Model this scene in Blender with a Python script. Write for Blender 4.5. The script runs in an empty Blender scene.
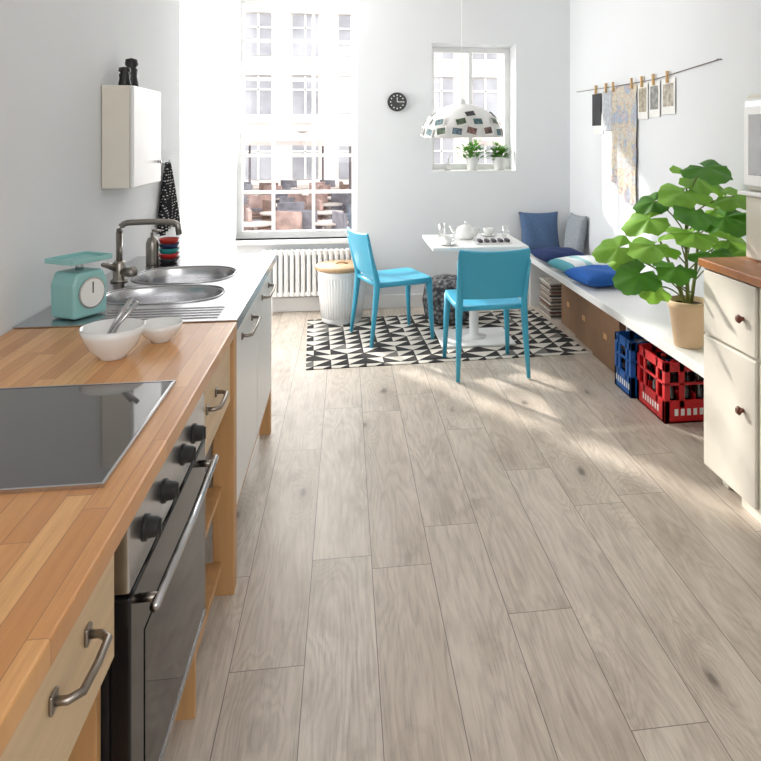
import bpy, bmesh, math, random
from mathutils import Vector, Matrix
random.seed(7)
S=bpy.context.scene
D=bpy.data
def srgb(r,g,b):
    f=lambda v:((v/255+.055)/1.055)**2.4 if v/255>.04045 else v/255/12.92
    return (f(r),f(g),f(b),1)
# ---------------------------------------------------------------- materials
def M(name,col,rough=.5,metal=0,var=.06,scale=8,bump=0,bscale=60,spec=.5,coat=0,stretch=None,alpha=1,trans=0):
    m=D.materials.new(name); m.use_nodes=True
    nt=m.node_tree; b=nt.nodes['Principled BSDF']
    c=srgb(*col)
    tc=nt.nodes.new('ShaderNodeTexCoord'); mp=nt.nodes.new('ShaderNodeMapping')
    nt.links.new(tc.outputs['Object'],mp.inputs[0])
    if stretch: mp.inputs['Scale'].default_value=stretch
    nz=nt.nodes.new('ShaderNodeTexNoise'); nz.inputs['Scale'].default_value=scale; nz.inputs['Detail'].default_value=4
    nt.links.new(mp.outputs[0],nz.inputs['Vector'])
    r=nt.nodes.new('ShaderNodeValToRGB')
    r.color_ramp.elements[0].position=.3; r.color_ramp.elements[1].position=.7
    r.color_ramp.elements[0].color=tuple(max(0,x*(1-var)) for x in c[:3])+(1,)
    r.color_ramp.elements[1].color=tuple(min(1,x*(1+var)) for x in c[:3])+(1,)
    nt.links.new(nz.outputs['Fac'],r.inputs[0]); nt.links.new(r.outputs[0],b.inputs['Base Color'])
    b.inputs['Roughness'].default_value=rough; b.inputs['Metallic'].default_value=metal
    b.inputs['Specular IOR Level'].default_value=spec; b.inputs['Coat Weight'].default_value=coat
    b.inputs['Alpha'].default_value=alpha; b.inputs['Transmission Weight'].default_value=trans
    if bump:
        n2=nt.nodes.new('ShaderNodeTexNoise'); n2.inputs['Scale'].default_value=bscale
        nt.links.new(mp.outputs[0],n2.inputs['Vector'])
        bp=nt.nodes.new('ShaderNodeBump'); bp.inputs['Strength'].default_value=bump; bp.inputs['Distance'].default_value=.01
        nt.links.new(n2.outputs['Fac'],bp.inputs['Height']); nt.links.new(bp.outputs[0],b.inputs['Normal'])
    return m
class NT:
    def __init__(s,name):
        s.m=D.materials.new(name); s.m.use_nodes=True; s.t=s.m.node_tree; s.b=s.t.nodes['Principled BSDF']
    def link(s,a,b): s.t.links.new(a,b)
    def n(s,typ,**kw):
        nd=s.t.nodes.new(typ)
        for k,v in kw.items(): setattr(nd,k,v)
        return nd
    def math(s,op,a,b=None,c=None):
        nd=s.n('ShaderNodeMath',operation=op)
        for i,v in enumerate((a,b,c)):
            if v is None: continue
            if isinstance(v,(int,float)): nd.inputs[i].default_value=v
            else: s.link(v,nd.inputs[i])
        return nd.outputs[0]
    def ramp(s,f,stops,interp='LINEAR'):
        nd=s.n('ShaderNodeValToRGB'); cr=nd.color_ramp; cr.interpolation=interp
        while len(cr.elements)<len(stops): cr.elements.new(.5)
        for e,(p,c) in zip(cr.elements,stops): e.position=p; e.color=c
        s.link(f,nd.inputs[0]); return nd.outputs[0]
    def mix(s,f,a,b,mode='MIX'):
        nd=s.n('ShaderNodeMix',data_type='RGBA',blend_type=mode)
        for i,v in ((0,f),(6,a),(7,b)):
            if isinstance(v,(int,float)): nd.inputs[i].default_value=v
            elif isinstance(v,tuple): nd.inputs[i].default_value=v
            else: s.link(v,nd.inputs[i])
        return nd.outputs[2]
    def comb(s,x,y,z=0):
        nd=s.n('ShaderNodeCombineXYZ')
        for i,v in enumerate((x,y,z)):
            if isinstance(v,(int,float)): nd.inputs[i].default_value=v
            else: s.link(v,nd.inputs[i])
        return nd.outputs[0]
    def noise(s,vec,scale=1,detail=4,rough=.5,dist=0):
        nd=s.n('ShaderNodeTexNoise'); s.link(vec,nd.inputs['Vector'])
        nd.inputs['Scale'].default_value=scale; nd.inputs['Detail'].default_value=detail
        nd.inputs['Roughness'].default_value=rough; nd.inputs['Distortion'].default_value=dist
        return nd.outputs['Fac']
    def xyz(s):
        tc=s.n('ShaderNodeTexCoord'); sp=s.n('ShaderNodeSeparateXYZ'); s.link(tc.outputs['Object'],sp.inputs[0])
        return sp.outputs
BLK=(0,0,0,1); WHT=(1,1,1,1)
def plank_mat(name,W,L,x0,tones,dark,seamcol,gs=(60,3),rough=.45,seam=.0015,knots=True,seamamt=.75,coat=0,gr=(.42,.75,.55)):
    k=NT(name); o=k.xyz()
    u=k.math('DIVIDE',k.math('SUBTRACT',o[0],x0),W); ix=k.math('FLOOR',u); fx=k.math('FRACT',u)
    wn=k.n('ShaderNodeTexWhiteNoise',noise_dimensions='1D'); k.link(ix,wn.inputs['W'])
    v=k.math('ADD',k.math('DIVIDE',o[1],L),k.math('MULTIPLY',wn.outputs['Value'],7.3)); iy=k.math('FLOOR',v); fy=k.math('FRACT',v)
    wn2=k.n('ShaderNodeTexWhiteNoise',noise_dimensions='2D'); k.link(k.comb(ix,iy),wn2.inputs['Vector'])
    rnd=wn2.outputs['Value']
    ex=k.math('MULTIPLY',k.math('MINIMUM',fx,k.math('SUBTRACT',1,fx)),W)
    ey=k.math('MULTIPLY',k.math('MINIMUM',fy,k.math('SUBTRACT',1,fy)),L)
    sm=k.math('LESS_THAN',k.math('MINIMUM',ex,ey),seam)
    base=k.ramp(rnd,tones)
    off=k.math('MULTIPLY',rnd,37.0)
    def vec(sx,sy,dz=0): return k.comb(k.math('ADD',k.math('MULTIPLY',o[0],sx),off),k.math('ADD',k.math('MULTIPLY',o[1],sy),off),k.math('ADD',off,dz))
    g=k.noise(vec(gs[0],gs[1]),1,8,.7,.15)
    c=k.mix(k.math('MULTIPLY',k.ramp(g,[(gr[0],BLK),(gr[1],WHT)]),gr[2]),base,dark)
    if knots:
        # growth-ring figure: distance field around sparse knot centres distorts the grain bands
        nx=k.noise(vec(9,5,3),1,4,.6)
        vo=k.n('ShaderNodeTexVoronoi'); vo.inputs['Scale'].default_value=1
        k.link(k.comb(k.math('ADD',k.math('MULTIPLY',o[0],3.6),k.math('ADD',k.math('MULTIPLY',nx,.22),off)),k.math('ADD',k.math('MULTIPLY',o[1],1.5),k.math('ADD',k.math('MULTIPLY',nx,.22),off))),vo.inputs['Vector'])
        dist=vo.outputs['Distance']
        bl=k.noise(vec(6,.8),1,3,.45,.1)
        field=k.math('ADD',bl,k.math('MULTIPLY',k.ramp(dist,[(.0,WHT),(.38,BLK)]),.38))
        bands=k.math('FRACT',k.math('MULTIPLY',field,17))
        fine=k.noise(vec(230,8),1,4,.6)
        bd=k.math('MULTIPLY',k.ramp(bands,[(.0,BLK),(.3,WHT),(.75,BLK)]),k.math('MULTIPLY',k.math('ADD',fine,.15),.42))
        c=k.mix(bd,c,tuple(x*.85 for x in dark[:3])+(1,))
        c=k.mix(k.math('MULTIPLY',k.ramp(fine,[(.5,BLK),(.68,WHT)]),.34),c,tuple(x*.8 for x in dark[:3])+(1,))
        bl2=k.noise(vec(6,2.6,9),1,6,.62,.5)
        c=k.mix(k.math('MULTIPLY',k.ramp(bl2,[(.52,BLK),(.72,WHT)]),.62),c,dark)
        lt=k.noise(vec(7,1.6,21),1,5,.6)
        c=k.mix(k.math('MULTIPLY',k.ramp(lt,[(.5,BLK),(.7,WHT)]),.45),c,tuple(min(1,x*1.16) for x in tones[-1][1][:3])+(1,))
        c=k.mix(k.math('MULTIPLY',k.ramp(dist,[(.04,WHT),(.24,BLK)]),.38),c,dark)
        c=k.mix(k.math('MULTIPLY',k.ramp(dist,[(.025,WHT),(.075,BLK)]),.8),c,tuple(x*.42 for x in dark[:3])+(1,))
    c=k.mix(k.math('MULTIPLY',sm,seamamt),c,seamcol)
    k.link(c,k.b.inputs['Base Color']); k.b.inputs['Roughness'].default_value=rough; k.b.inputs['Coat Weight'].default_value=coat
    bp=k.n('ShaderNodeBump'); bp.inputs['Strength'].default_value=.1; bp.inputs['Distance'].default_value=.003
    k.link(k.math('SUBTRACT',g,k.math('MULTIPLY',sm,2)),bp.inputs['Height']); k.link(bp.outputs[0],k.b.inputs['Normal'])
    return k.m
floor_m=plank_mat('greige_oak_planks',.208,1.38,.093,[(0,srgb(202,189,174)),(.5,srgb(209,197,183)),(1,srgb(216,205,192))],srgb(150,134,118),srgb(92,80,70),rough=.42,seam=.0013,gs=(48,2.2),gr=(.45,.8,.38),seamamt=.8)
top_m=plank_mat('beech_butcher_block',.042,.55,0,[(0,srgb(200,138,78)),(.5,srgb(216,156,94)),(1,srgb(230,178,116))],srgb(178,112,58),srgb(140,88,48),gs=(90,5),rough=.3,seam=.0009,knots=False,seamamt=.6,coat=.15)
rtop_m=plank_mat('oiled_wood_top',.05,.6,0,[(0,srgb(160,98,50)),(.5,srgb(182,116,62)),(1,srgb(198,134,80))],srgb(130,76,38),srgb(110,64,32),gs=(70,5),rough=.35,seam=.0008,knots=False)
white_wall=M('white_wall_paint',(225,227,229),.85,var=.012,scale=2,bump=.04,bscale=120)
ceil_m=M('ceiling_paint',(238,238,236),.9,var=.01)
white_paint=M('white_gloss_paint',(234,234,233),.3,var=.01)
cream=M('cream_lacquer',(226,221,208),.35,var=.015)
birch=M('birch_front',(212,184,146),.45,var=.1,scale=1,stretch=(20,3,40))
birchv=M('birch_panel',(198,152,102),.45,var=.12,scale=1,stretch=(30,30,3))
steel=M('brushed_steel',(190,190,192),.24,1,var=.04,scale=30)
nickel=M('satin_nickel',(150,145,138),.3,1,var=.03)
handle_m=M('handle_metal',(150,142,134),.32,1,var=.05)
blackg=M('black_glass',(14,15,17),.05,0,var=.05,spec=.35)
hobg=M('ceramic_hob_glass',(66,63,62),.04,0,var=.02,spec=.9,coat=.4)
ovg=M('oven_door_glass',(26,25,26),.12,0,var=.05,spec=.35)
blackp=M('black_plastic',(22,22,24),.4,var=.1)
cyan=M('cyan_plastic',(62,164,196),.35,var=.02)
turq=M('turquoise_enamel',(144,196,194),.35,var=.03)
china=M('white_porcelain',(236,236,234),.15,var=.01,coat=.3)
navy=M('navy_fabric',(76,100,134),.9,var=.12,scale=60,bump=.2,bscale=300)
navyd=M('dark_navy_fabric',(28,48,96),.9,var=.12,scale=60,bump=.2,bscale=300)
blue_f=M('blue_fabric',(22,88,168),.85,var=.08,scale=60,bump=.2,bscale=300)
grey_f=M('grey_fabric',(150,156,162),.9,var=.15,scale=80,bump=.3,bscale=300)
card=M('kraft_cardboard',(132,100,74),.8,var=.08)
red_p=M('red_crate_plastic',(196,20,28),.35,var=.03)
blue_p=M('blue_crate_plastic',(24,96,178),.35,var=.03)
bottle_m=M('dark_bottle_glass',(30,14,12),.08,var=.1,spec=.7)
terra=M('beige_clay_pot',(214,184,150),.6,var=.06)
def leaf_mat(name,c1,c2):
    k=NT(name); tc=k.n('ShaderNodeTexCoord')
    nz=k.noise(tc.outputs['Object'],9,4); k.link(k.ramp(nz,[(.3,srgb(*c1)),(.7,srgb(*c2))]),k.b.inputs['Base Color'])
    k.b.inputs['Roughness'].default_value=.45
    tl=k.n('ShaderNodeBsdfTranslucent'); tl.inputs[0].default_value=srgb(*c2)
    mx=k.n('ShaderNodeMixShader'); mx.inputs[0].default_value=.35
    k.link(k.b.outputs[0],mx.inputs[1]); k.link(tl.outputs[0],mx.inputs[2]); k.link(mx.outputs[0],k.t.nodes['Material Output'].inputs[0])
    return k.m
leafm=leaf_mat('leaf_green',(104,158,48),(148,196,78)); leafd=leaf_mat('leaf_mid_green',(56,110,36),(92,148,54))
stemm=M('green_stem',(98,110,50),.6,var=.2)
soilm=M('potting_soil',(48,36,28),.95,var=.4,scale=60,bump=.5)
woodlid=M('oak_lid',(184,150,112),.5,var=.12,scale=1,stretch=(60,6,6))
knobm=M('mahogany_knob',(104,52,34),.3,var=.1)
paper=M('white_paper',(232,232,228),.8,var=.02)
cord=M('grey_string',(120,112,104),.9,var=.1)
pinm=M('clothespin_wood',(206,170,120),.7,var=.1)
def glass_mat():
    k=NT('window_glass'); t=k.t
    tr=k.n('ShaderNodeBsdfTransparent'); gl=k.n('ShaderNodeBsdfGlossy'); gl.inputs['Roughness'].default_value=.02
    mx=k.n('ShaderNodeMixShader'); mx.inputs[0].default_value=.04
    k.link(tr.outputs[0],mx.inputs[1]); k.link(gl.outputs[0],mx.inputs[2]); k.link(mx.outputs[0],t.nodes['Material Output'].inputs[0]); return k.m
winglass=glass_mat()
def sheer():
    k=NT('sheer_voile'); tr=k.n('ShaderNodeBsdfTransparent'); tl=k.n('ShaderNodeBsdfTranslucent'); df=k.n('ShaderNodeBsdfDiffuse')
    for n in (tl,df): n.inputs[0].default_value=(.97,.97,.98,1)
    m1=k.n('ShaderNodeMixShader'); m1.inputs[0].default_value=.3; k.link(tl.outputs[0],m1.inputs[1]); k.link(df.outputs[0],m1.inputs[2])
    m2=k.n('ShaderNodeMixShader'); o=k.xyz()
    w=k.noise(k.comb(k.math('MULTIPLY',o[0],40),0),1,2); k.link(k.math('ADD',k.math('MULTIPLY',w,.2),.35),m2.inputs[0])
    k.link(tr.outputs[0],m2.inputs[1]); k.link(m1.outputs[0],m2.inputs[2]); k.link(m2.outputs[0],k.t.nodes['Material Output'].inputs[0]); return k.m
sheerm=sheer()
# ---------------------------------------------------------------- geometry helpers
def mkobj(name,verts,faces,mat,parent=None,smooth=False,loc=(0,0,0),mats=None,fm=None):
    me=D.meshes.new(name); me.from_pydata([tuple(v) for v in verts],[],faces); me.update()
    bm=bmesh.new(); bm.from_mesh(me); bmesh.ops.recalc_face_normals(bm,faces=bm.faces); bm.to_mesh(me); bm.free()
    if mats:
        for m in mats: me.materials.append(m)
        for p,i in zip(me.polygons,fm): p.material_index=i
    else: me.materials.append(mat)
    if smooth:
        for p in me.polygons: p.use_smooth=True
    ob=D.objects.new(name,me); S.collection.objects.link(ob); ob.location=loc
    if parent: ob.parent=parent
    return ob
def bev(ob,w,seg=2):
    if w>0:
        m=ob.modifiers.new('b','BEVEL'); m.width=w; m.segments=seg; m.limit_method='ANGLE'
    return ob
BF=[(0,1,3,2),(4,6,7,5),(0,4,5,1),(2,3,7,6),(0,2,6,4),(1,5,7,3)]
def boxes(name,bl,mat,parent=None,b=0,loc=(0,0,0)):
    v=[];f=[]
    for (x0,x1,y0,y1,z0,z1) in bl:
        o=len(v)
        v+=[(x,y,z) for x in (x0,x1) for y in (y0,y1) for z in (z0,z1)]
        f+=[tuple(i+o for i in q) for q in BF]
    return bev(mkobj(name,v,f,mat,parent,loc=loc),b)
def lathe(name,prof,mat,parent=None,c=(0,0,0),seg=32,smooth=True):
    v=[];f=[]
    n=len(prof)
    for i in range(seg):
        a=2*math.pi*i/seg
        for r,z in prof: v.append((c[0]+r*math.cos(a),c[1]+r*math.sin(a),c[2]+z))
    for i in range(seg):
        j=(i+1)%seg
        for k in range(n-1): f.append((i*n+k,j*n+k,j*n+k+1,i*n+k+1))
    me=mkobj(name,v,f,mat,parent,smooth)
    bm=bmesh.new(); bm.from_mesh(me.data); bmesh.ops.remove_doubles(bm,verts=bm.verts,dist=1e-5); bmesh.ops.recalc_face_normals(bm,faces=bm.faces); bm.to_mesh(me.data); bm.free()
    return me
def ring(p,d,r,seg,sx=1,sy=1):
    d=Vector(d).normalized(); up=Vector((0,0,1)) if abs(d.z)<.95 else Vector((1,0,0))
    a=d.cross(up).normalized(); b=a.cross(d).normalized()
    return [Vector(p)+a*math.cos(t)*r*sx+b*math.sin(t)*r*sy for t in [2*math.pi*i/seg for i in range(seg)]]
def tubedata(pts,rad,seg=10,sx=1,sy=1):
    pts=[Vector(p) for p in pts]; v=[];f=[]
    for i,p in enumerate(pts):
        d=(pts[min(i+1,len(pts)-1)]-pts[max(i-1,0)])
        r=rad[i] if isinstance(rad,(list,tuple)) else rad
        v+=ring(p,d,r,seg,sx,sy)
    for i in range(len(pts)-1):
        for k in range(seg):
            l=(k+1)%seg; f.append((i*seg+k,i*seg+l,(i+1)*seg+l,(i+1)*seg+k))
    f.append(tuple(range(seg))[::-1]); f.append(tuple((len(pts)-1)*seg+k for k in range(seg)))
    return v,f
def tube(name,pts,rad,mat,parent=None,seg=10,smooth=True,**k):
    v,f=tubedata(pts,rad,seg,**k); return mkobj(name,v,f,mat,parent,smooth)
def empty(name,loc=(0,0,0),rz=0):
    e=D.objects.new(name,None); S.collection.objects.link(e); e.location=loc; e.rotation_euler=(0,0,rz); e.empty_display_size=.1; return e
def bez(p0,p1,p2,n=8):
    p0,p1,p2=map(Vector,(p0,p1,p2)); return [(1-t)**2*p0+2*t*(1-t)*p1+t*t*p2 for t in [i/n for i in range(n+1)]]
# ---------------------------------------------------------------- ROOM
YB=6.1; XR=2.04; XL=-1.04; H=3.4; YF=-2.6
boxes('floor',[(-2.9,XR+.3,YF-.3,YB+.36,-.1,0)],floor_m)
boxes('ceiling',[(-2.9,XR+.3,YF-.3,YB+.36,H,H+.1)],ceil_m)
W1=(-.937,.103,.62,3.15); W2=(.766,1.533,1.195,2.346)
boxes('wall_back',[(-2.9,W1[0],YB,YB+.36,0,H),(W1[0],W1[1],YB,YB+.36,0,W1[2]),(W1[0],W1[1],YB,YB+.36,W1[3],H),(W1[1],W2[0],YB,YB+.36,0,H),
   (W2[0],W2[1],YB,YB+.36,0,W2[2]),(W2[0],W2[1],YB,YB+.36,W2[3],H),(W2[1],XR+.3,YB,YB+.36,0,H)],white_wall)
boxes('wall_right',[(XR,XR+.3,YF-.3,YB,0,H)],white_wall)
boxes('wall_left',[(XL-.25,XL,YF-.3,4.565,0,H),(-2.9,XL-.25,4.4,4.565,0,H)],white_wall)
boxes('wall_alcove',[(-2.9,-2.6,4.565,4.75,0,H),(-2.9,-2.6,5.98,YB,0,H),(-2.9,-2.6,4.75,5.98,0,.5),(-2.9,-2.6,4.75,5.98,3.2,H)],white_wall)
boxes('wall_front',[(XL,-.5,YF-.3,YF,0,H),(1.6,XR,YF-.3,YF,0,H),(-.5,1.6,YF-.3,YF,0,.9),(-.5,1.6,YF-.3,YF,2.9,H)],white_wall)
boxes('baseboard_back',[(-2.58,XR-.005,YB-.02,YB-.001,0,.12)],white_paint,b=.004)
boxes('baseboard_right',[(XR-.018,XR-.001,2.9,YB-.03,0,.1)],white_paint,b=.004)
w=empty('window_1',(0,0,0))
x0,x1,z0,z1=W1; yw=YB+.12
def wframe(par,x0,x1,z0,z1,y,t,cols,rows,bar=.03,meet=None):
    bl=[(x0,x0+t,y,y+.06,z0,z1),(x1-t,x1,y,y+.06,z0,z1),(x0+t,x1-t,y,y+.06,z0,z0+t*1.3),(x0+t,x1-t,y,y+.06,z1-t,z1)]
    for c in cols: bl.append((c-bar/2,c+bar/2,y+.015,y+.05,z0+t,z1-t))
    for r in rows: bl.append((x0+t,x1-t,y+.016,y+.049,r-bar/2,r+bar/2))
    if meet: bl.append((x0+t,x1-t,y-.01,y+.06,meet-.028,meet+.028))
    boxes('frame',bl,white_paint,par)
    boxes('glass_pane',[(x0+t,x1-t,y+.03,y+.034,z0+t,z1-t)],winglass,par)
wframe(w,x0,x1,z0,z1,yw,.045,[-.63,-.28],[1.02,1.345,2.02,2.36,2.7],meet=1.68)
boxes('window_board',[(x0-.03,x1+.03,YB-.06,yw,z0-.035,z0)],white_paint,w,.006)
w=empty('window_2')
x0,x1,z0,z1=W2; wframe(w,x0,x1,z0,z1,YB+.24,.05,[1.16],[],bar=.035)
boxes('window_board',[(x0+.001,x1-.001,YB+.0,YB+.24,z0,z0+.012)],white_paint,w,.002)
w=empty('window_3'); boxes('frame',[(-2.8,-2.74,4.75,4.8,.5,3.2),(-2.8,-2.74,5.93,5.98,.5,3.2),(-2.8,-2.74,5.35,5.39,.5,3.2),(-2.8,-2.74,4.8,5.93,.5,.55),(-2.8,-2.74,4.8,5.93,3.15,3.2)],white_paint,w)
w=empty('fill_opening_rear'); boxes('frame',[(-.5,-.44,YF-.2,YF-.14,.9,2.9),(1.54,1.6,YF-.2,YF-.14,.9,2.9),(.52,.58,YF-.2,YF-.14,.9,2.9),(-.44,1.54,YF-.2,YF-.14,.9,.96),(-.44,1.54,YF-.2,YF-.14,2.84,2.9)],white_paint,w)  # unseen opening behind the camera, added to let in soft fill light
# sheer curtain
v=[];f=[];nx=90;nz=14
for j in range(nz+1):
    t=j/nz; z=.04+t*3.2; xr=-.86-.06*math.exp(-((z-.9)/.45)**2)
    for i in range(nx+1):
        u=i/nx; x=-1.62+(xr+1.62)*u; v.append((x,5.93+.014*math.sin(u*62+.4*math.sin(t*3))+.008*math.sin(u*23+t),z))
for j in range(nz):
    for i in range(nx):
        a=j*(nx+1)+i; f.append((a,a+1,a+nx+2,a+nx+1))
cu=empty('sheer_curtain'); mkobj('voile_panel',v,f,sheerm,cu,True)
tube('curtain_rod',[(-1.9,5.93,3.26),(.3,5.93,3.26)],.012,white_paint,cu)
# radiator
g=empty('radiator',(-.28,6.0,0))
bl=[(-.42+i*.047,-.42+i*.047+.034,-.03,.05,.15,.545) for i in range(17)]
boxes('columns',bl,white_paint,g,.008)
boxes('headers',[(-.42,.37,-.025,.03,.155,.19),(-.42,.37,-.025,.03,.50,.54)],white_paint,g,.008)
boxes('feet',[(-.36,-.33,-.02,.02,0,.16),(.29,.32,-.02,.02,0,.16)],white_paint,g)
# ---------------------------------------------------------------- KITCHEN COUNTER
kc=empty('kitchen_counter')
CY0=-.6
boxes('wood_worktop',[(XL+.003,-.35,CY0,2.325,.862,.9)],top_m,kc,.004)
FX=-.372
pan=[(XL+.02,-.40,.45,.47,.0,.86),(XL+.02,-.40,1.185,1.205,.0,.86),(XL+.02,-.385,1.85,1.87,.0,.86),
     (XL+.02,-.40,.47,1.185,.10,.12),(XL+.02,-.40,1.87,2.33,.09,.115),(XL+.02,-.40,1.87,2.33,.34,.36),(XL+.02,-.40,1.87,2.33,.60,.62),(XL+.02,-.40,.47,1.185,.62,.64)]
boxes('carcass',pan,birchv,kc,.001)
boxes('back_panel',[(XL+.004,XL+.018,.45,3.62,.0,.85)],birchv,kc)
boxes('post',[(-.43,-.362,2.335,2.395,0,.86),(-.43,-.375,3.57,3.62,0,.86),(XL+.02,XL+.07,3.57,3.62,0,.86)],birchv,kc,.003)
boxes('drawer_front',[(-.40,FX,.79,1.185,.655,.852),(-.40,FX,.2,.783,.655,.852),(-.40,FX,1.875,2.325,.64,.852)],birch,kc,.003)
boxes('base_front_near',[(-.40,FX,-.55,.19,.1,.852)],birch,kc,.003)
boxes('white_fronts',[(-.395,-.368,2.41,2.985,.24,.835),(-.395,-.368,2.995,3.56,.24,.835)],white_paint,kc,.004)
boxes('white_unit_body',[(XL+.08,-.40,2.41,3.56,.24,.70)],white_paint,kc)
boxes('unit_bottom_rail',[(-.41,-.38,2.40,3.57,.19,.235)],birchv,kc,.002)
def handle(y,z,L,par,x=FX):
    p=[(x,y-L/2,z),(x+.02,y-L/2,z),(x+.034,y-L/2+.012,z),(x+.036,y,z),(x+.034,y+L/2-.012,z),(x+.02,y+L/2,z),(x,y+L/2,z)]
    tube('bow_handle',p,.006,handle_m,par,10)
    for s in (-1,1): boxes('handle_foot',[(x+.0005,x+.006,y+s*L/2-.011,y+s*L/2+.011,z-.013,z+.013)],handle_m,par,.003)
handle(1.0,.78,.12,kc); handle(.5,.78,.12,kc); handle(2.0,.765,.13,kc)
handle(2.68,.79,.26,kc,-.368); handle(3.28,.79,.26,kc,-.368)
# sink unit
su=empty('kitchen_sink')
def loop(cx,cy,hx,hy,n=40,p=3.2,z=.904):
    r=[]
    for i in range(n):
        a=2*math.pi*i/n; ca,sa=math.cos(a),math.sin(a)
        r.append(Vector((cx+hx*math.copysign(abs(ca)**(2/p),ca),cy+hy*math.copysign(abs(sa)**(2/p),sa),z)))
    return r
bm=bmesh.new()
def addloop(pts):
    vs=[bm.verts.new(p) for p in pts]; es=[bm.edges.new((vs[i],vs[(i+1)%len(vs)])) for i in range(len(vs))]; return vs,es
ox0,ox1,oy0,oy1=XL+.004,-.352,2.33,3.65
ov,oe=addloop([Vector(p) for p in ((ox0,oy0,.904),(ox1,oy0,.904),(ox1,oy1,.904),(ox0,oy1,.904))])
B=[(-.69,3.13,.205,.185,2.6),(-.685,2.745,.215,.15,2.6)]
holes=[addloop(loop(cx,cy,hx,hy,p=p)) for cx,cy,hx,hy,p in B]
bmesh.ops.triangle_fill(bm,use_beauty=True,edges=oe+[e for h in holes for e in h[1]])
for (cx,cy,hx,hy,p),(hv,he) in zip(B,holes):
    prev=hv
    for sc,z in ((.985,.897),(.96,.86),(.93,.76),(.85,.735),(.5,.728),(.12,.726)):
        nv=[bm.verts.new(q) for q in loop(cx,cy,hx*sc,hy*sc,p=p,z=z)]
        for i in range(len(nv)):
            j=(i+1)%len(nv); fc=bm.faces.new((prev[i],prev[j],nv[j],nv[i])); fc.smooth=True
        prev=nv
    bm.faces.new(prev)
lo=[bm.verts.new((v.co.x,v.co.y,.866)) for v in ov]
for i in range(4): bm.faces.new((ov[i],ov[(i+1)%4],lo[(i+1)%4],lo[i]))
bmesh.ops.recalc_face_normals(bm,faces=bm.faces)
me=D.meshes.new('steel_top'); bm.to_mesh(me); bm.free(); me.materials.append(steel)
ob=D.objects.new('steel_top',me); S.collection.objects.link(ob); ob.parent=su
for cx,cy,hx,hy,p in B:
    lp=loop(cx,cy,hx+.006,hy+.006,p=p,z=.906); tube('rim_bead',lp+[lp[0]],.003,steel,su,6)
    lathe('drain_strainer',[(0,.004),(.03,.004),(.042,.001),(.045,-.002)],nickel,su,(cx,cy,.73))
boxes('drainboard_rib',[(-.80,-.42,2.37+i*.035,2.376+i*.035,.904,.907) for i in range(5)],steel,su)
# faucet
g=empty('kitchen_faucet',(-.93,3.02,.905))
lathe('base_body',[(0,0),(.034,0),(.034,.006),(.025,.012),(.025,.075),(.02,.085),(0,.085)],nickel,g)
tube('spout',[(0,0,.07),(0,0,.2)]+bez((0,0,.2),(0,0,.245),(.05,0,.243),5)+bez((.06,0,.243),(.20,0,.25),(.235,-.01,.235),6)+[(.242,-.012,.19)],.0125,nickel,g,14)
tube('lever',[(0,0,.05),(-.03,-.03,.07),(-.035,-.09,.085)],[.016,.013,.008],nickel,g,12)
tube('side_valve',[(0,0,.04),(.05,-.02,.04),(.065,-.03,.045)],[.018,.02,.022],nickel,g,14)
g=empty('soap_dispenser',(-.9,3.40,.9045))
lathe('bottle',[(0,0),(.026,0),(.028,.004),(.028,.10),(.02,.125),(.008,.13),(.008,.15),(0,.15)],nickel,g)
tube('pump_nozzle',[(0,0,.145),(0,0,.16),(.04,0,.158)],.006,nickel,g)
g=empty('stacked_cups',(-.835,3.44,.9045))
for i,(c) in enumerate([(30,32,40),(190,40,40),(40,150,150),(40,48,90),(200,60,50)]):
    lathe('cup_%d'%(i+1),[(0,0),(.038,0),(.046,.02),(.046,.023),(.038,.004),(0,.004)],M('cup_glaze_%d'%i,c,.3),g,(0,0,i*.0235+.0))
# cooktop
g=empty('ceramic_cooktop',(-.67,1.505,.9005))
boxes('glass_plate',[(-.255,.255,-.25,.25,.001,.006)],hobg,g,.002)
boxes('steel_frame',[(-.26,-.255,-.255,.255,0,.007),(.255,.26,-.255,.255,0,.007),(-.255,.255,-.255,-.25,0,.007),(-.255,.255,.25,.255,0,.007)],steel,g)
# oven
g=empty('built_in_oven',(0,0,0))
OX=-.358; y0,y1=1.215,1.84
boxes('oven_body',[(XL+.08,-.39,y0,y1,.27,.856)],blackp,g)
boxes('control_panel',[(-.39,OX,y0,y1,.735,.856)],steel,g,.003)
boxes('door_glass',[(-.39,OX+.002,y0,y1,.275,.728)],ovg,g,.004)
boxes('door_inner_window',[(OX+.002,OX+.0035,y0+.08,y1-.08,.33,.62)],blackg,g)
boxes('door_bottom_trim',[(OX+.002,OX+.004,y0+.01,y1-.01,.28,.295)],steel,g)
for s in (y0+.06,y1-.06): tube('handle_bracket',[(OX,s,.69),(OX+.034,s,.69)],.008,handle_m,g)
tube('handle_bar',[(OX+.032,y0+.03,.69),(OX+.036,(y0+y1)/2,.69),(OX+.032,y1-.03,.69)],.0085,steel,g,14)
for yy in (1.31,1.44,1.60,1.71):
    tube('knob',[(OX,yy,.795),(OX+.004,yy,.795),(OX+.0045,yy,.795),(OX+.022,yy,.795),(OX+.025,yy,.795)],[.023,.023,.019,.017,.013],blackp,g,20)
    boxes('knob_grip',[(OX+.02,OX+.028,yy-.004,yy+.004,.78,.81)],blackp,g,.002)
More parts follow.
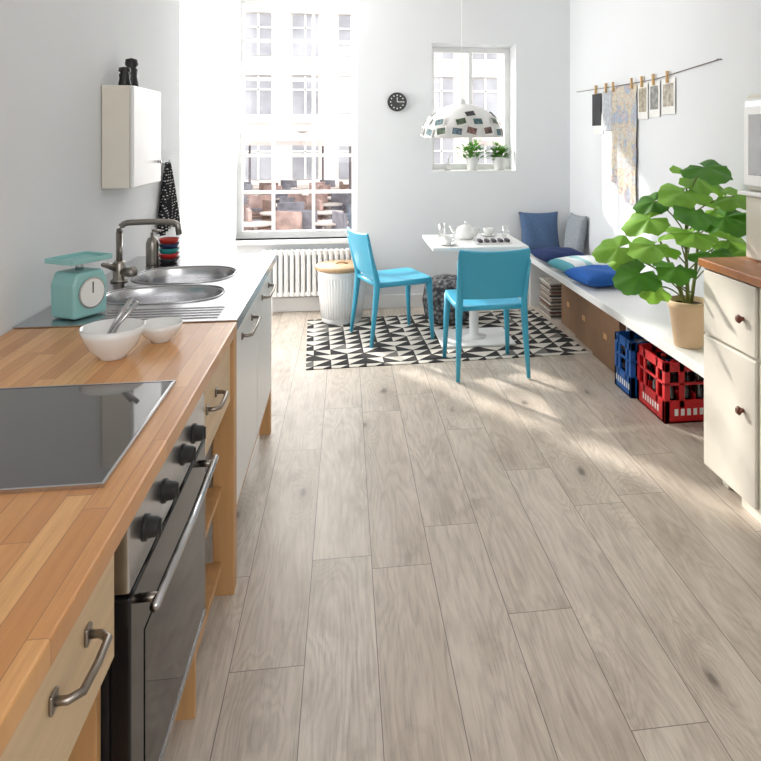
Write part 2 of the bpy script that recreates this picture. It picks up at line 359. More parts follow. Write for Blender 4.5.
# kitchen scale
g=empty('kitchen_scale',(-.885,2.46,.9075),math.radians(60))
prof=[(-.066,0),(.066,0),(.068,.11),(.05,.15),(-.05,.15),(-.068,.11)]
v=[(x,y,z) for y in (-.055,.055) for x,z in prof]; n=6
f=[tuple(range(n)),tuple(range(n,2*n))]+[(i,(i+1)%n,(i+1)%n+n,i+n) for i in range(n)]
bev(mkobj('housing',v,f,turq,g),.01,3)
def disc(name,c,nrm,r,t,mat,par,seg=32):
    c=Vector(c);nrm=Vector(nrm).normalized(); return tube(name,[c,c+nrm*t],r,mat,par,seg,False)
disc('dial_rim',(0,-.054,.078),(0,-1,0),.052,.006,steel,g); disc('dial_face',(0,-.06,.078),(0,-1,0),.046,.002,china,g)
boxes('dial_needle',[(-.002,.002,-.064,-.0625,.078,.115)],blackp,g)
tube('plate_stem',[(0,0,.145),(0,0,.182)],.013,steel,g)
boxes('weighing_tray',[(-.078,.078,-.062,.062,.18,.186)],turq,g,.003)
boxes('tray_rim',[(-.078,.078,-.065,-.059,.18,.197),(-.078,.078,.059,.065,.18,.197),(-.081,-.075,-.062,.062,.18,.197),(.075,.081,-.062,.062,.18,.197)],turq,g,.002)
# bowls
def bowl(name,loc,R,h):
    g=empty(name,loc)
    lathe('bowl_body',[(0,.004),(R*.4,.0),(R*.42,.0),(R*.45,.006),(R*.75,h*.35),(R*.95,h*.75),(R,h),(R*.97,h),(R*.9,h*.72),(R*.68,h*.36),(R*.3,.014),(0,.012)],china,g,seg=48); return g
b1=bowl('mixing_bowl',(-.63,1.99,.9005),.082,.086)
tube('spoon_handle',[(-.02,.0,.03),(.015,.0,.09),(.06,.02,.145)],[.007,.005,.007],steel,b1); tube('fork_handle',[(-.03,.02,.03),(.0,.02,.09),(.035,.05,.15)],[.007,.005,.007],steel,b1)
bowl('cereal_bowl',(-.54,2.13,.9005),.062,.055)
# wall cabinet + mills + towel
g=empty('wall_cabinet',(-1.038,3.36,1.505))
boxes('body',[(0,.115,-.226,.226,-.223,.223)],cream,g,.003)
boxes('door_front',[(.116,.132,-.226,.226,-.223,.223)],white_paint,g,.006)
tube('knob',[(.132,.17,-.12),(.147,.17,-.12)],[.006,.009],steel,g)
for i,(yy,h,r) in enumerate(((3.24,.09,.027),(3.34,.14,.03))):
    g=empty('pepper_mill' if i==0 else 'pepper_mill.001',(-.975,yy,1.7285))
    lathe('mill',[(0,0),(r,0),(r,h*.15),(r*.8,h*.4),(r*.9,h*.62),(r*.65,h*.68),(r*.97,h*.78),(r*.85,h*.95),(0,h)],blackp,g)
tk=NT('polka_dot_cloth'); o=tk.xyz()
vo=tk.n('ShaderNodeTexVoronoi'); vo.inputs['Scale'].default_value=1; vo.inputs['Randomness'].default_value=0
tk.link(tk.comb(0,tk.math('MULTIPLY',o[1],60),tk.math('MULTIPLY',o[2],60)),vo.inputs['Vector'])
tk.link(tk.ramp(vo.outputs['Distance'],[(.14,srgb(225,225,225)),(.2,srgb(26,26,30))]),tk.b.inputs['Base Color']); tk.b.inputs['Roughness'].default_value=.9
g=empty('dish_towel',(-1.03,4.15,.99))
v=[];f=[];nu=24;nv=12
for j in range(nv+1):
    t=j/nv; wd=.03+.17*t**.8
    for i in range(nu+1):
        u=i/nu*2-1; v.append((.02+.018*math.sin(i*1.5)*(.4+t),u*wd+.02*t,.37*(1-t)+(-.03*abs(u) if j==nv else 0)))
for j in range(nv):
    for i in range(nu): a=j*(nu+1)+i; f.append((a,a+1,a+nu+2,a+nu+1))
ob=mkobj('cloth',v,f,tk.m,g,True); m=ob.modifiers.new('so','SOLIDIFY'); m.thickness=.004
tube('hook',[(-.008,0,.36),(.02,0,.36),(.028,0,.385)],.005,steel,g)
# wall clock
g=empty('wall_clock',(.454,YB-.001,1.818))
disc('case',(0,0,0),(0,-1,0),.084,.03,blackp,g); disc('face',(0,-.03,0),(0,-1,0),.072,.002,M('clock_face',(40,40,42),.4),g)
for i in range(12):
    a=i*math.pi/6; x,z=math.sin(a)*.058,math.cos(a)*.058; boxes('hour_mark',[(x-.005,x+.005,-.034,-.032,z-.005,z+.005)],paper,g)
boxes('hand_hour',[(-.003,.003,-.036,-.034,0,.04)],paper,g); boxes('hand_minute',[(0,.05,-.038,-.036,-.003,.003)],paper,g)
# ---------------------------------------------------------------- RUG
k=NT('triangle_rug'); o=k.xyz(); C=.115
u=k.math('DIVIDE',o[0],C); v_=k.math('DIVIDE',o[1],C); ix=k.math('FLOOR',u); iy=k.math('FLOOR',v_); fu=k.math('FRACT',u); fv=k.math('FRACT',v_)
wn=k.n('ShaderNodeTexWhiteNoise',noise_dimensions='2D'); k.link(k.comb(ix,iy),wn.inputs['Vector'])
flip=k.math('GREATER_THAN',wn.outputs['Value'],.72)
fu2=k.math('ADD',k.math('MULTIPLY',fu,k.math('SUBTRACT',1,flip)),k.math('MULTIPLY',k.math('SUBTRACT',1,fu),flip))
tri=k.math('GREATER_THAN',k.math('ADD',fu2,.08),fv)
wn3=k.n('ShaderNodeTexWhiteNoise',noise_dimensions='3D'); k.link(k.comb(ix,iy,3.7),wn3.inputs['Vector'])
dk=k.ramp(wn3.outputs['Value'],[(0,srgb(38,36,36)),(.8,srgb(52,50,49)),(.85,srgb(110,106,102))],'CONSTANT')
k.link(k.mix(tri,srgb(212,206,196),dk),k.b.inputs['Base Color']); k.b.inputs['Roughness'].default_value=.95
g=empty('triangle_pattern_rug',(.69,5.19,0),math.radians(2.5))
boxes('rug_pile',[(-.97,.97,-.62,.62,.0005,.006)],k.m,g,.002)
# ---------------------------------------------------------------- CHAIRS
def chair(name,loc,rz):
    g=empty(name,loc,rz)
    v=[];f=[];n=10
    for j in range(n+1):
        for i in range(n+1):
            u=i/n*2-1;t=j/n*2-1
            w=.225-.012*(t<0)*abs(t)
            v.append((u*w*(1-.03*t**6),t*.225*(1-.04*u**6),.455-.014*(1-u*u)*(1-t*t)+.006*t))
    for j in range(n):
        for i in range(n): a=j*(n+1)+i; f.append((a,a+1,a+n+2,a+n+1))
    ob=mkobj('seat',v,f,cyan,g,True); m=ob.modifiers.new('so','SOLIDIFY'); m.thickness=.028; m.offset=-1; bev(ob,.008,3)
    v=[];f=[];nu=14;nv=10
    for j in range(nv+1):
        t=j/nv; z=.495+t*.315; hw=.212+.022*t-.02*max(0,t-.85)*3
        for i in range(nu+1):
            u=i/nu*2-1
            v.append((u*hw,-.225-.075*t-.028*(1-u*u),z-.012*(1-u*u)*t))
    for j in range(nv):
        for i in range(nu): a=j*(nu+1)+i; f.append((a,a+1,a+nu+2,a+nu+1))
    ob=mkobj('backrest',v,f,cyan,g,True); m=ob.modifiers.new('so','SOLIDIFY'); m.thickness=.02; bev(ob,.006,3)
    for s in (-1,1):
        tube('rear_leg',[(s*.225,-.262,0),(s*.214,-.232,.25),(s*.208,-.212,.44),(s*.206,-.222,.5),(s*.212,-.243,.58),(s*.224,-.285,.74)],[.013,.019,.024,.022,.018,.01],cyan,g,12)
        tube('front_leg',[(s*.222,.222,0),(s*.212,.208,.25),(s*.2,.2,.44)],[.013,.019,.026],cyan,g,12)
        tube('side_apron',[(s*.208,-.2,.432),(s*.208,.2,.432)],.018,cyan,g,10)
    tube('front_apron',[(-.2,.205,.432),(.2,.205,.432)],.017,cyan,g,10); tube('rear_apron',[(-.2,-.21,.435),(.2,-.21,.435)],.017,cyan,g,10)
chair('dining_chair',(.90,4.44,.0065),math.radians(2)); chair('dining_chair.001',(.365,5.23,.007),math.radians(-72))
# table
g=empty('dining_table',(.95,5.06,0))
boxes('table_top',[(-.35,.33,-.34,.33,.715,.74)],white_paint,g,.004)
lathe('pedestal',[(0,.022),(.09,.022),(.09,.03),(.035,.045),(.032,.7),(.12,.714),(0,.714)],white_paint,g,c=(0,0,0))
boxes('base_plate',[(-.27,.27,-.22,.22,.008,.024)],white_paint,g,.006)
g=empty('teapot',(.90,5.12,.7405))
lathe('pot_body',[(0,0),(.05,0),(.075,.03),(.078,.06),(.06,.09),(.035,.1),(.033,.104),(0,.112),(.012,.116),(.013,.128),(0,.132)],china,g)
tube('spout',[(-.06,0,.04),(-.1,0,.06),(-.12,0,.1)],[.018,.012,.008],china,g)
tube('handle',bez((.068,0,.08),(.15,0,.09),(.07,0,.02)),.007,china,g)
def cup(name,loc,mat=china):
    g=empty(name,loc); lathe('saucer',[(0,0),(.04,0),(.07,.012),(.07,.015),(.035,.006),(0,.006)],china,g)
    lathe('cup_body',[(0,.008),(.025,.008),(.04,.05),(.042,.062),(.039,.062),(.035,.04),(.02,.014),(0,.014)],mat,g); tube('cup_handle',bez((.04,0,.05),(.075,0,.045),(.032,0,.02)),.004,china,g)
cup('tea_cup',(1.10,5.25,.7405)); cup('tea_cup.001',(.72,4.85,.7405))
g=empty('serving_tray',(1.05,4.9,.7405)); boxes('plate',[(-.13,.13,-.08,.08,0,.008)],china,g,.003); boxes('snacks',[(-.1+i*.05,-.07+i*.05,-.04,.04,.008,.028) for i in range(5)],M('biscuits',(70,62,70),.7,var=.5,scale=30),g,.006)
def cglass():
    k=NT('clear_glass'); tr=k.n('ShaderNodeBsdfTransparent'); gl=k.n('ShaderNodeBsdfGlossy'); gl.inputs['Roughness'].default_value=.05
    mx=k.n('ShaderNodeMixShader'); mx.inputs[0].default_value=.25; k.link(tr.outputs[0],mx.inputs[1]); k.link(gl.outputs[0],mx.inputs[2]); k.link(mx.outputs[0],k.t.nodes['Material Output'].inputs[0]); return k.m
cg=cglass()
for i,(x,y) in enumerate(((.74,5.27),(1.2,5.09))):
    g=empty('drinking_glass' if i==0 else 'drinking_glass.001',(x,y,.7405)); lathe('tumbler',[(0,0),(.026,0),(.033,.1),(.031,.1),(.024,.006),(0,.006)],cg,g)
# pouf
kn=NT('knitted_yarn'); vo=kn.n('ShaderNodeTexVoronoi'); vo.inputs['Scale'].default_value=30
tc=kn.n('ShaderNodeTexCoord'); kn.link(tc.outputs['Object'],vo.inputs['Vector'])
kn.link(kn.ramp(vo.outputs['Distance'],[(.1,srgb(150,148,148)),(.7,srgb(60,60,64))]),kn.b.inputs['Base Color']); kn.b.inputs['Roughness'].default_value=.95
bp=kn.n('ShaderNodeBump'); bp.inputs['Distance'].default_value=.02; kn.link(vo.outputs['Distance'],bp.inputs['Height']); bp.invert=True; kn.link(bp.outputs[0],kn.b.inputs['Normal'])
g=empty('knitted_pouf',(.83,5.56,.007)); lathe('pouf_body',[(0,0),(.13,0),(.19,.06),(.21,.18),(.19,.3),(.12,.36),(0,.375)],kn.m,g,seg=48)
# laundry bin
g=empty('laundry_basket',(-.03,5.72,.007))
lathe('bin_body',[(0,0),(.155,0),(.16,.01),(.178,.2),(.192,.4),(.2,.415),(.19,.42),(.15,.015),(0,.012)],white_paint,g,seg=48)
v=[];f=[]
for i in range(48):
    a=i*math.pi/24
    vv,ff=tubedata([(.165*math.cos(a),.165*math.sin(a),.04),(.191*math.cos(a),.191*math.sin(a),.37)],.004,6); o_=len(v); v+=vv; f+=[tuple(q+o_ for q in t) for t in ff]
mkobj('ribs',v,f,white_paint,g,True)
lathe('wooden_lid',[(0,.422),(.205,.422),(.215,.43),(.215,.45),(.2,.46),(0,.462)],woodlid,g,seg=48)
tube('lid_grip',bez((-.05,0,.462),(0,0,.49),(.05,0,.462)),.008,woodlid,g)
# pendant lamp
px_,py_=.86,5.05
g=empty('pendant_lamp',(px_,py_,1.51))
pr=[(.295*math.cos(a),.245*math.sin(a)) for a in [math.pi/2*i/14 for i in range(15)]]
lathe('dome_shade',pr+[(max(r-.006,0),z-.006) for r,z in reversed(pr)][0:],white_paint,g,seg=64)
tube('cord',[(0,0,.24),(0,0,H-1.511)],.004,white_paint,g); lathe('cap',[(0,.24),(.03,.24),(.02,.28),(0,.285)],white_paint,g)
lathe('bulb',[(0,.0),(.03,.02),(.035,.05),(.02,.09),(.015,.14),(.015,.235),(0,.236)],M('lamp_bulb',(245,240,225),.3),g)
cols=[(50,56,62),(74,104,108),(110,84,78),(78,96,76),(50,50,54),(130,122,104),(90,108,122)]
cm=[M('photo_print_%d'%i,c,.4,var=.85,scale=45) for i,c in enumerate(cols)]
v=[];f=[];fm=[]
for row,(th0,off,nn) in enumerate(((.15,.1,16),(.44,.3,12),(.72,.1,4))):
    for i in range(nn):
        a=i*2*math.pi/nn+off+random.uniform(-.06,.06); th1=th0+random.uniform(-.03,.03)
        ro=random.uniform(-.3,.3)
        for kk,(hwd,hh,e) in enumerate(((.044,.033,.004),(.034,.023,.0055))):
            c=Vector((math.cos(a)*(.295+e)*math.cos(th1),math.sin(a)*(.295+e)*math.cos(th1),(.245+e)*math.sin(th1)))
            tt=Vector((-math.sin(a),math.cos(a),0)); up=Vector((-math.cos(a)*.295*math.sin(th1),-math.sin(a)*.295*math.sin(th1),.245*math.cos(th1))).normalized()
            nrm=tt.cross(up); nrm=nrm if nrm.dot(c)>0 else -nrm
            t2=tt*math.cos(ro)+up*math.sin(ro); u2=up*math.cos(ro)-tt*math.sin(ro)
            c=c+nrm*.004
            o_=len(v); v+=[c-t2*hwd-u2*hh,c+t2*hwd-u2*hh,c+t2*hwd+u2*hh,c-t2*hwd+u2*hh]; f.append((o_,o_+1,o_+2,o_+3)); fm.append(0 if kk==0 else 1+random.randrange(len(cm)))
mkobj('photo_cards',v,f,None,g,mats=[paper]+cm,fm=fm)
# ---------------------------------------------------------------- BENCH
g=empty('bench',(0,0,0))
boxes('bench_board',[(1.58,XR-.003,2.86,YB-.025,.43,.48)],white_paint,g,.004)
boxes('bench_supports',[(1.64,XR-.02,2.87,2.9,0,.43),(1.72,XR-.02,4.05,4.07,0,.43),(1.64,XR-.02,6.0,6.03,0,.43)],white_paint,g)
def cushion(name,loc,w,d,h,mat,rot=(0,0,0)):
    n=16;v=[];f=[]
    for s in (1,-1):
        for j in range(n+1):
            for i in range(n+1):
                u=i/n*2-1;t=j/n*2-1
                x=w/2*u*(1-.08*(1-t*t)*abs(u)**3); y=d/2*t*(1-.08*(1-u*u)*abs(t)**3)
                z=s*h/2*(max(0,(1-u**4))*max(0,(1-t**4)))**.55
                z+=s*.006*math.sin(u*7+t*3)*(1-u*u)*(1-t*t)
                v.append((x,y,z))
        o_=0 if s==1 else (n+1)**2
        for j in range(n):
            for i in range(n): a=o_+j*(n+1)+i; f.append((a,a+1,a+n+2,a+n+1))
    e=empty(name,loc); e.rotation_euler=rot
    ob=mkobj('cushion_cover',v,f,mat,e,True)
    bm=bmesh.new(); bm.from_mesh(ob.data); bmesh.ops.remove_doubles(bm,verts=bm.verts,dist=1e-4); bmesh.ops.recalc_face_normals(bm,faces=bm.faces); bm.to_mesh(ob.data); bm.free()
    return e
R=math.radians
cushion('square_cushion',(1.72,5.98,.665),.36,.36,.11,navy,(R(75),0,R(-2)))
cushion('grey_cushion',(1.968,5.74,.665),.32,.36,.10,grey_f,(R(80),0,R(-84)))
cushion('navy_cushion',(1.73,5.44,.545),.40,.38,.10,navyd,(R(1),R(1),R(6)))
sk=NT('teal_stripe_fabric'); o=sk.xyz(); sk.link(sk.ramp(sk.math('FRACT',sk.math('MULTIPLY',o[0],2.6)),[(0,srgb(222,228,228)),(.45,srgb(96,170,184)),(.6,srgb(222,228,228)),(.85,srgb(150,190,196))],'CONSTANT'),sk.b.inputs['Base Color']); sk.b.inputs['Roughness'].default_value=.9
cushion('striped_cushion',(1.77,5.02,.545),.42,.37,.10,sk.m,(0,R(-1),R(12)))
cushion('blue_cushion',(1.77,4.60,.545),.43,.38,.11,blue_f,(0,0,R(10)))
g=empty('magazine_stack',(1.79,5.68,0)); z=.0
mm=[M('magazine_%d'%i,c,.5,var=.3,scale=40) for i,c in enumerate([(205,200,190),(60,60,66),(150,130,110),(170,166,160),(110,60,50)])]
for i in range(26):
    t=random.uniform(.008,.014); dx,dy=random.uniform(-.012,.012),random.uniform(-.012,.012)
    boxes('magazine',[(-.11+dx,.11+dx,-.15+dy,.15+dy,z,z+t-.0008)],mm[i%5],g); z+=t
def cbox(name,x0,y0,y1,h):
    g=empty(name,(0,0,0)); boxes('carton',[(x0,2.0,y0,y1,0,h-.05)],card,g,.003); boxes('lid',[(x0-.006,2.006,y0-.004,y1+.004,h-.055,h)],card,g,.003)
    boxes('label_holder',[(x0-.003,x0-.0005,(y0+y1)/2-.03,(y0+y1)/2+.03,h*.48,h*.58)],birchv,g)
cbox('cardboard_box',1.70,4.12,4.60,.36); cbox('cardboard_box.001',1.72,4.64,5.02,.36); cbox('cardboard_box.002',1.74,5.06,5.42,.36)
def crate(name,x0,x1,y0,y1,h,mat):
    g=empty(name,((x0+x1)/2,(y0+y1)/2,0)); a=(x1-x0)/2;b=(y1-y0)/2;t=.012
    bl=[(-a,a,-b,b,.0,.012)]
    for z0,z1 in ((.0,.12),(h-.05,h),):
        bl+=[(-a,-a+t,-b,b,z0,z1),(a-t,a,-b,b,z0,z1),(-a,a,-b,-b+t,z0,z1),(-a,a,b-t,b,z0,z1)]
    for x in (-a,a-.03):
        for y in (-b,b-.03): bl.append((x,x+.03,y,y+.03,0,h))
    for x in (-a,a-t): bl+=[(x,x+t,-.012+s*b*.45,.012+s*b*.45,.08,h) for s in (-1,1)]+[(x,x+t,-b,b,h*.62,h*.66)]
    for y in (-b,b-t): bl+=[(-.015+s*a*.45,.015+s*a*.45,y,y+t,.08,h) for s in (-1,1)]+[(-a,a,y,y+t,h*.62,h*.66)]
    boxes('crate_shell',bl,mat,g,.002)
    bl=[]
    for i in range(7): bl.append((-a-.001,-a+.0,-.10+i*.03,-.085+i*.03,.04,.075))
    bl+=[(-.12+i*.035,-.10+i*.035,-b-.001,-b,.04,.075) for i in range(7)]
    boxes('printed_lettering',bl,paper,g)
    boxes('divider',[(-a+t,a-t,-.003+s,.003+s,.012,.15) for s in (-.05,.05)]+[(-.003+s,.003+s,-b+t,b-t,.012,.15) for s in (-.08,0,.08)],mat,g)
    for i in range(4):
        for j in range(3):
            cx=-a+.05+i*(2*a-.1)/3; cy=-b+.055+j*(2*b-.11)/2
            lathe('bottle',[(0,.013),(.033,.013),(.035,.02),(.035,.16),(.014,.22),(.013,.262),(0,.262)],bottle_m,g,(cx,cy,0),16)
            lathe('bottle_cap',[(0,.275),(.014,.275),(.015,.262),(0,.262)],red_p if mat is red_p else china,g,(cx,cy,0),12)
crate('bottle_crate',1.66,2.01,3.425,3.77,.32,red_p); crate('bottle_crate.001',1.63,2.01,3.79,4.03,.32,blue_p)
# ---------------------------------------------------------------- BIG PLANT
def leafpts(size):
    pts=[];n=44
    for i in range(n+1):
        a=-math.pi*.92+ i/n*math.pi*1.84
        r=size*(.68+.12*math.cos(a*3.0)+.28*math.cos(a/2)**2+.03*math.sin(a*15))
        pts.append((r*math.sin(a),r*math.cos(a)))
    return pts
def add_leaf(v,f,base,dirv,nrm,size):
    d=Vector(dirv).normalized(); nrm=Vector(nrm).normalized(); s=d.cross(nrm).normalized(); nrm=s.cross(d).normalized()
    pts=leafpts(size*.58); o_=len(v); base=Vector(base); n=len(pts)
    v.append(base)
    for fr in (.35,.7,1.0):
        for q,(x,y) in enumerate(pts):
            x*=fr;y*=fr; rr=math.hypot(x,y)/size; an=math.atan2(x,y)
            zz=-.34*size*rr**2+.04*size*math.cos(an*6)*fr
            v.append(base+s*x+d*y+nrm*zz)
    for i in range(n-1):
        f.append((o_,o_+1+i,o_+2+i))
        for L_ in (0,1): f.append((o_+1+L_*n+i,o_+1+(L_+1)*n+i,o_+2+(L_+1)*n+i,o_+2+L_*n+i))
g=empty('potted_plant',(1.675,3.2,.4805))
lathe('pot',[(0,0),(.068,0),(.07,.01),(.092,.185),(.098,.19),(.1,.22),(.093,.225),(.088,.19),(0,.19)],terra,g,seg=40)
lathe('soil',[(0,.2),(.088,.198)],soilm,g)
sv=[];sf=[];lv=[];lf=[];dv=[];df=[]
def addtube(pts,r):
    v,f=tubedata(pts,r,7); o_=len(sv); sv.extend(v); sf.extend([tuple(q+o_ for q in t) for t in f])
stems=[[(0,0,.19),(-.02,0,.45),(-.01,.0,.78)],[(.02,.02,.19),(.08,.05,.42),(.10,.08,.66)],[(-.02,-.02,.19),(-.10,-.05,.36),(-.17,-.05,.52)]]
for s in stems: addtube(bez(*s),[.011-.0008*i for i in range(9)])
random.seed(11)
L=[((-.30,-.10,.38),.22),((-.34,.05,.48),.21),((-.25,-.15,.52),.24),((-.16,-.18,.42),.21),((-.18,.05,.62),.23),((-.08,-.20,.58),.24),
 ((.02,-.18,.48),.21),((.14,-.14,.46),.19),((.18,-.05,.52),.23),((.12,-.12,.64),.24),((-.05,-.05,.76),.26),((.06,.05,.82),.28),((.03,-.1,.88),.23),
 ((.17,.05,.66),.23),((.19,.1,.80),.2),((-.12,.12,.70),.18),((-.26,.12,.42),.17),((.0,.14,.54),.2),((-.05,-.16,.68),.24),((.17,-.12,.74),.22),((-.20,-.05,.30),.18)]
for i,(e,sz) in enumerate(L):
    e=Vector(e); st=stems[0] if e.z>.6 else random.choice(stems)
    t=min(.95,max(.2,(e.z-.19)/.6-.15)); q=bez(*st)[int(t*8)]
    addtube(bez(q,(q+e)/2+Vector((0,0,.05)),e,5),.0035)
    out=Vector((e.x,e.y,0)); out=out.normalized() if out.length>.02 else Vector((1,0,0))
    d=out+Vector((random.uniform(-.4,.4),random.uniform(-.4,.4)-.2,-.25))
    nr=Vector((random.uniform(-.3,.2),-.65+random.uniform(-.2,.2),1.0))
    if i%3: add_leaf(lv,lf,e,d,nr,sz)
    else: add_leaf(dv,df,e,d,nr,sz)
def clampx(vs): return [Vector((min(q.x,.31+.02*math.sin(q.z*20)),q.y,max(q.z,.05))) for q in vs]
mkobj('stems',sv,sf,stemm,g,True); mkobj('leaves',clampx(lv),lf,leafm,g,True); mkobj('mid_green_leaves',clampx(dv),df,leafd,g,True)  # every third leaf goes into the mesh with the darker green
def herb(name,loc,seed,rad=.11,h=.16):
    random.seed(seed); g=empty(name,loc)
    lathe('pot',[(0,0),(.045,0),(.06,.1),(.065,.1),(.065,.12),(.058,.12),(.055,.1),(0,.1)],china,g)
    v=[];f=[]
    for i in range(260):
        a=random.uniform(0,6.28);r=rad*random.random()**.5;z=.1+h*random.random()*(1-.5*(r/rad)**2)
        c=Vector((r*math.cos(a),r*math.sin(a)*.6,z)); d=Vector((math.cos(a),math.sin(a)*.6,random.uniform(-.3,.8))).normalized(); s=d.cross(Vector((0,0,1))).normalized()
        L_=random.uniform(.035,.055);o_=len(v); v+=[c,c+d*L_*.5+s*L_*.38,c+d*L_,c+d*L_*.5-s*L_*.38]; f.append((o_,o_+1,o_+2,o_+3))
    mkobj('foliage',v,f,leafd,g)
    v=[];f=[]
    for i in range(9):
        a=i*.7; vv,ff=tubedata([(0.01*math.cos(a),.01*math.sin(a),.09),(.06*math.cos(a),.05*math.sin(a),.1+h*.7)],.002,5);o_=len(v);v+=vv;f+=[tuple(q+o_ for q in t) for t in ff]
    mkobj('stalks',v,f,stemm,g)
herb('potted_herb',(1.15,6.19,1.208),3,.14,.18); herb('potted_herb.001',(1.40,6.2,1.208),5,.09,.15)
g=empty('small_mug',(.92,6.2,1.208)); lathe('mug_body',[(0,0),(.026,0),(.03,.06),(.027,.06),(.023,.005),(0,.005)],china,g); tube('twig',[(0,0,.01),(.01,0,.1),(.03,0,.14)],.003,leafm,g)
# ---------------------------------------------------------------- string with pictures on right wall
g=empty('picture_string')
tube('string',[(XR-.012,5.83,1.905),(XR-.014,4.9,1.89),(XR-.014,4.3,1.888),(XR-.012,3.53,1.93)],.003,cord,g,6)
for p in ((5.83,1.905),(3.53,1.93)): tube('nail',[(XR,p[0],p[1]),(XR-.03,p[0],p[1])],.004,handle_m,g)
def pin(y,z): boxes('clothespin',[(XR-.026,XR-.008,y-.008,y+.008,z-.03,z+.045)],pinm,g,.002)
bk=M('black_card',(44,44,48),.6,var=.3,scale=10)
def cardo(name,y0,y1,z0,z1,mat,off=.008,inner=None):
    boxes(name,[(XR-off-.002,XR-off,y0,y1,z0,z1)],mat,g)
    if inner: boxes(name+'_image',[(XR-off-.0035,XR-off-.002,y0+.02,y1-.02,z0+.05,z1-.03)],inner,g)
cardo('postcard',5.3,5.5,1.60,1.86,bk); cardo('postcard_white_back',5.27,5.46,1.53,1.70,paper,.005); cardo('letter_sheet',5.08,5.26,1.56,1.87,M('sheet',(185,188,194),.7,var=.25,scale=30))
ph=[M('sepia_photo_%d'%i,c,.5,var=.5,scale=30) for i,c in enumerate([(166,156,136),(136,136,132),(168,160,146)])]
for i,(a,b) in enumerate(((4.44,4.60),(4.26,4.42),(4.05,4.23))): cardo('snapshot_%d'%(i+1),a,b,1.63+.01*i,1.875,paper,inner=ph[i]); pin((a+b)/2,1.88)
pin(5.4,1.885); pin(5.18,1.885)
mk=NT('street_map_print'); vo=mk.n('ShaderNodeTexVoronoi',feature='DISTANCE_TO_EDGE'); vo.inputs['Scale'].default_value=24
tc=mk.n('ShaderNodeTexCoord'); mk.link(tc.outputs['Object'],vo.inputs['Vector'])
nn_=mk.noise(tc.outputs['Object'],6,3)
bs=mk.ramp(nn_,[(.4,srgb(196,198,196)),(.5,srgb(208,196,168)),(.58,srgb(150,172,196)),(.66,srgb(204,186,178))])
mk.link(mk.mix(mk.ramp(vo.outputs['Distance'],[(.02,(.7,.7,.7,1)),(.05,BLK)]),bs,srgb(168,116,108)),mk.b.inputs['Base Color'])
g2=empty('paper_map',(XR-.014,4.83,1.08))
v=[];f=[];ny=8;nz_=10
for j in range(nz_+1):
    for i in range(ny+1):
        t=j/nz_; y=-.235+i*.0588; z=t*.80
        if j==0: z+=(.08 if i>5 else (-.05 if i<4 else 0))
        v.append((-.002-.006*(i%2)-.002*(j%2),y*(1-.06*math.sin(t*9)**2)+(.02*(1-t)),z))
for j in range(nz_):
    for i in range(ny): a=j*(ny+1)+i; f.append((a,a+1,a+ny+2,a+ny+1))
mkobj('map_sheet',v,f,mk.m,g2)
for y in (-.17,.17): boxes('clothespin',[(-.024,-.009,y-.008,y+.008,.77,.845)],pinm,g2,.002)
# ---------------------------------------------------------------- RIGHT CABINET
g=empty('base_cabinet')
CX=1.57
boxes('worktop',[(1.535,XR-.002,.2,2.85,.94,.975)],rtop_m,g,.004)
boxes('carcass',[(CX,XR-.004,2.44,2.835,.07,.939),(CX,XR-.004,.3,2.425,.07,.939)],cream,g,.002)
boxes('feet',[(1.62,1.68,2.75,2.80,0,.07),(1.6,2.0,2.46,2.62,0,.07),(1.62,2.0,.5,2.35,0,.07)],cream,g,.003)
for (a,b) in ((2.445,2.83),(1.9,2.42),(1.36,1.89),(.82,1.35)):
    boxes('drawer_front',[(1.55,CX-.001,a,b,.655,.93)],cream,g,.005); boxes('door_front',[(1.55,CX-.001,a,b,.08,.645)],cream,g,.005)
    for zz in (.79,.43):
        yy=(a+.08) if a>2.4 else (a+b)/2
        tube('knob',[(1.55,yy,zz),(1.54,yy,zz),(1.53,yy,zz),(1.522,yy,zz)],[.008,.01,.018,.012],knobm,g,16)
g=empty('bread_box',(0,0,.9755)); boxes('case',[(1.74,2.02,2.2,2.82,0,.275)],cream,g,.01); boxes('lid_board',[(1.71,2.025,2.19,2.835,.276,.295)],white_paint,g,.004)
g=empty('microwave_oven',(0,0,1.271))
boxes('housing',[(1.74,2.02,2.25,2.825,0,.42)],cream,g,.02); boxes('door_frame',[(1.725,1.74,2.27,2.81,.02,.40)],white_paint,g,.01)
boxes('door_window',[(1.7225,1.725,2.42,2.77,.07,.33)],M('smoked_window',(110,112,112),.2),g,.004); boxes('vent_strip',[(1.7225,1.725,2.3,2.79,.365,.385)],steel,g)
# ---------------------------------------------------------------- OUTSIDE
st=M('street_paving',(205,200,196),.9,var=.1); boxes('ground_outside',[(-16,20,YB+.4,30,-.6,-.5)],st)
fac=M('pale_stucco',(234,226,218),.9,var=.05,scale=1); fdk=M('facade_window_glass',(158,158,164),.5,var=.3,scale=1); ftr=M('facade_stone_trim',(246,243,240),.9)
g=empty('building_facade',(0,22,0)); boxes('wall_mass',[(-16,20,.3,1,-.5,8)],fac,g)
bl=[];tl=[]
for i in range(-9,10):
    for j in range(4):
        x=i*1.45+.2;z=.2+j*1.95; bl.append((x-.4,x+.4,.22,.3,z,z+1.3)); tl+=[(x-.52,x+.52,.1,.3,z-.16,z-.04),(x-.52,x+.52,.12,.3,z+1.34,z+1.44),(x-.03,x+.03,.18,.22,z,z+1.3),(x-.4,x+.4,.18,.22,z+.85,z+.9)]
tl+=[(-16,20,.05,.3,1.72,1.86)]
boxes('facade_windows',bl,fdk,g); boxes('facade_trim',tl,ftr,g)
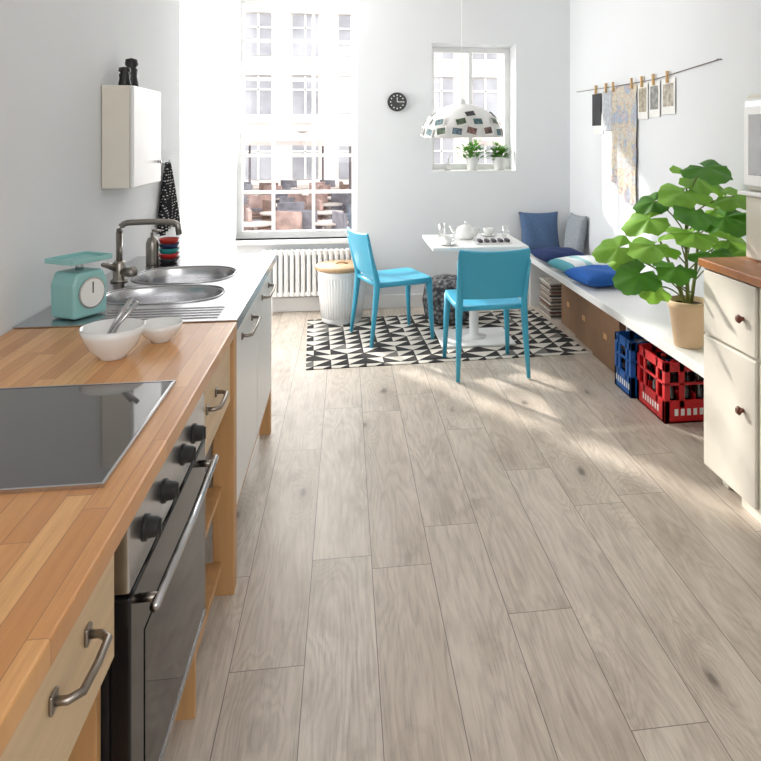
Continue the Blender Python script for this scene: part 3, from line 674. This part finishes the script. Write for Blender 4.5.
wicks=[M('wicker_brown',(124,100,90),.9,var=.3,scale=20),M('seat_grey',(120,118,126),.9,var=.3),M('seat_rose',(166,140,132),.9,var=.3)]
tabm=M('bistro_table',(190,180,174),.6); canv=M('parasol_canvas',(200,186,180),.9); drk=M('dark_metal',(110,100,104),.9)
def tchair(par,x,y,r):
    e=D.objects.new('terrace_chair_part',None); S.collection.objects.link(e); e.parent=par; e.location=(x,y,0); e.rotation_euler=(0,0,r)
    boxes('terrace_seat',[(-.24,.24,-.24,.24,.42,.47),(-.24,.24,.2,.25,.47,.9),(-.24,-.2,-.24,-.2,0,.42),(.2,.24,-.24,-.2,0,.42),(-.24,-.2,.2,.24,0,.42),(.2,.24,.2,.24,0,.42),(-.25,-.21,-.22,.24,.62,.66),(.21,.25,-.22,.24,.62,.66)],random.choice(wicks),e)
g=empty('cafe_terrace',(0,0,-.499)); random.seed(5)
for i in range(11):
    for j in range(6):
        x=-6+i*.95+random.uniform(-.1,.1); y=10.6+j*1.45
        lathe('bistro_table',[(0,.7),(.28,.7),(.28,.73),(.03,.735),(0,.735)],tabm,g,(x,y,0),16); lathe('table_leg',[(.2,0),(.03,.05),(.03,.7)],tabm,g,(x,y,0),8)
        tchair(g,x-.36,y+.25,random.uniform(0,6)); tchair(g,x+.36,y-.25,random.uniform(0,6))
for x,y in ((-3.6,13),(-1.5,15.0),(.1,13.5),(3.4,14),(-2.4,18),(-.6,19)):
    lathe('parasol',[(0,2.35),(.1,2.3),(.9,1.95),(.9,1.85),(.87,1.94),(0,2.26)],canv,g,(x,y,0),8,False); tube('parasol_pole',[(x,y,0),(x,y,2.3)],.03,drk,g)
# ---------------------------------------------------------------- LIGHT
wd=D.worlds.new('world'); S.world=wd; wd.use_nodes=True
bg=wd.node_tree.nodes['Background']; bg.inputs[0].default_value=(.98,.99,1,1); bg.inputs[1].default_value=2.5
def area(name,loc,tgt,sx,sy,e,col=(1,1,1)):
    l=D.lights.new(name,'AREA'); l.shape='RECTANGLE'; l.size=sx; l.size_y=sy; l.energy=e; l.color=col
    o=D.objects.new(name,l); S.collection.objects.link(o); o.location=loc
    o.rotation_euler=(Vector(tgt)-o.location).to_track_quat('-Z','Y').to_euler(); return o
area('daylight_alcove',(-2.5,5.35,1.9),(1.6,3.4,.6),1.1,2.2,62,(1,.98,.95))
area('daylight_window',(-.42,6.32,1.95),(.6,3,0.2),.9,2.2,30,(1,.99,.97))
area('fill_rear',(.9,-1.8,2.7),(.6,4,1),2.2,1.4,32,(1,.975,.95))  # added fill light behind the camera, not a fixture of the room
sl=D.lights.new('low_sun','SUN'); sl.energy=5.5; sl.angle=math.radians(2.0); sl.color=(1,.95,.88)
so=D.objects.new('low_sun',sl); S.collection.objects.link(so); so.location=(-6,10,5); so.rotation_euler=Vector((.50,-.80,-.47)).to_track_quat('-Z','Y').to_euler()
# ---------------------------------------------------------------- CAMERA
cam=D.cameras.new('camera'); co=D.objects.new('camera',cam); S.collection.objects.link(co); S.camera=co
co.location=(0,0,1.5); co.rotation_euler=(math.pi/2,0,-math.atan(.136))
cam.sensor_width=36; cam.lens=36*690/761; cam.shift_x=-(439-380.5)/761; cam.shift_y=-(380.5-138)/761; cam.clip_start=.05
S.view_settings.view_transform='Standard'; S.view_settings.exposure=.27
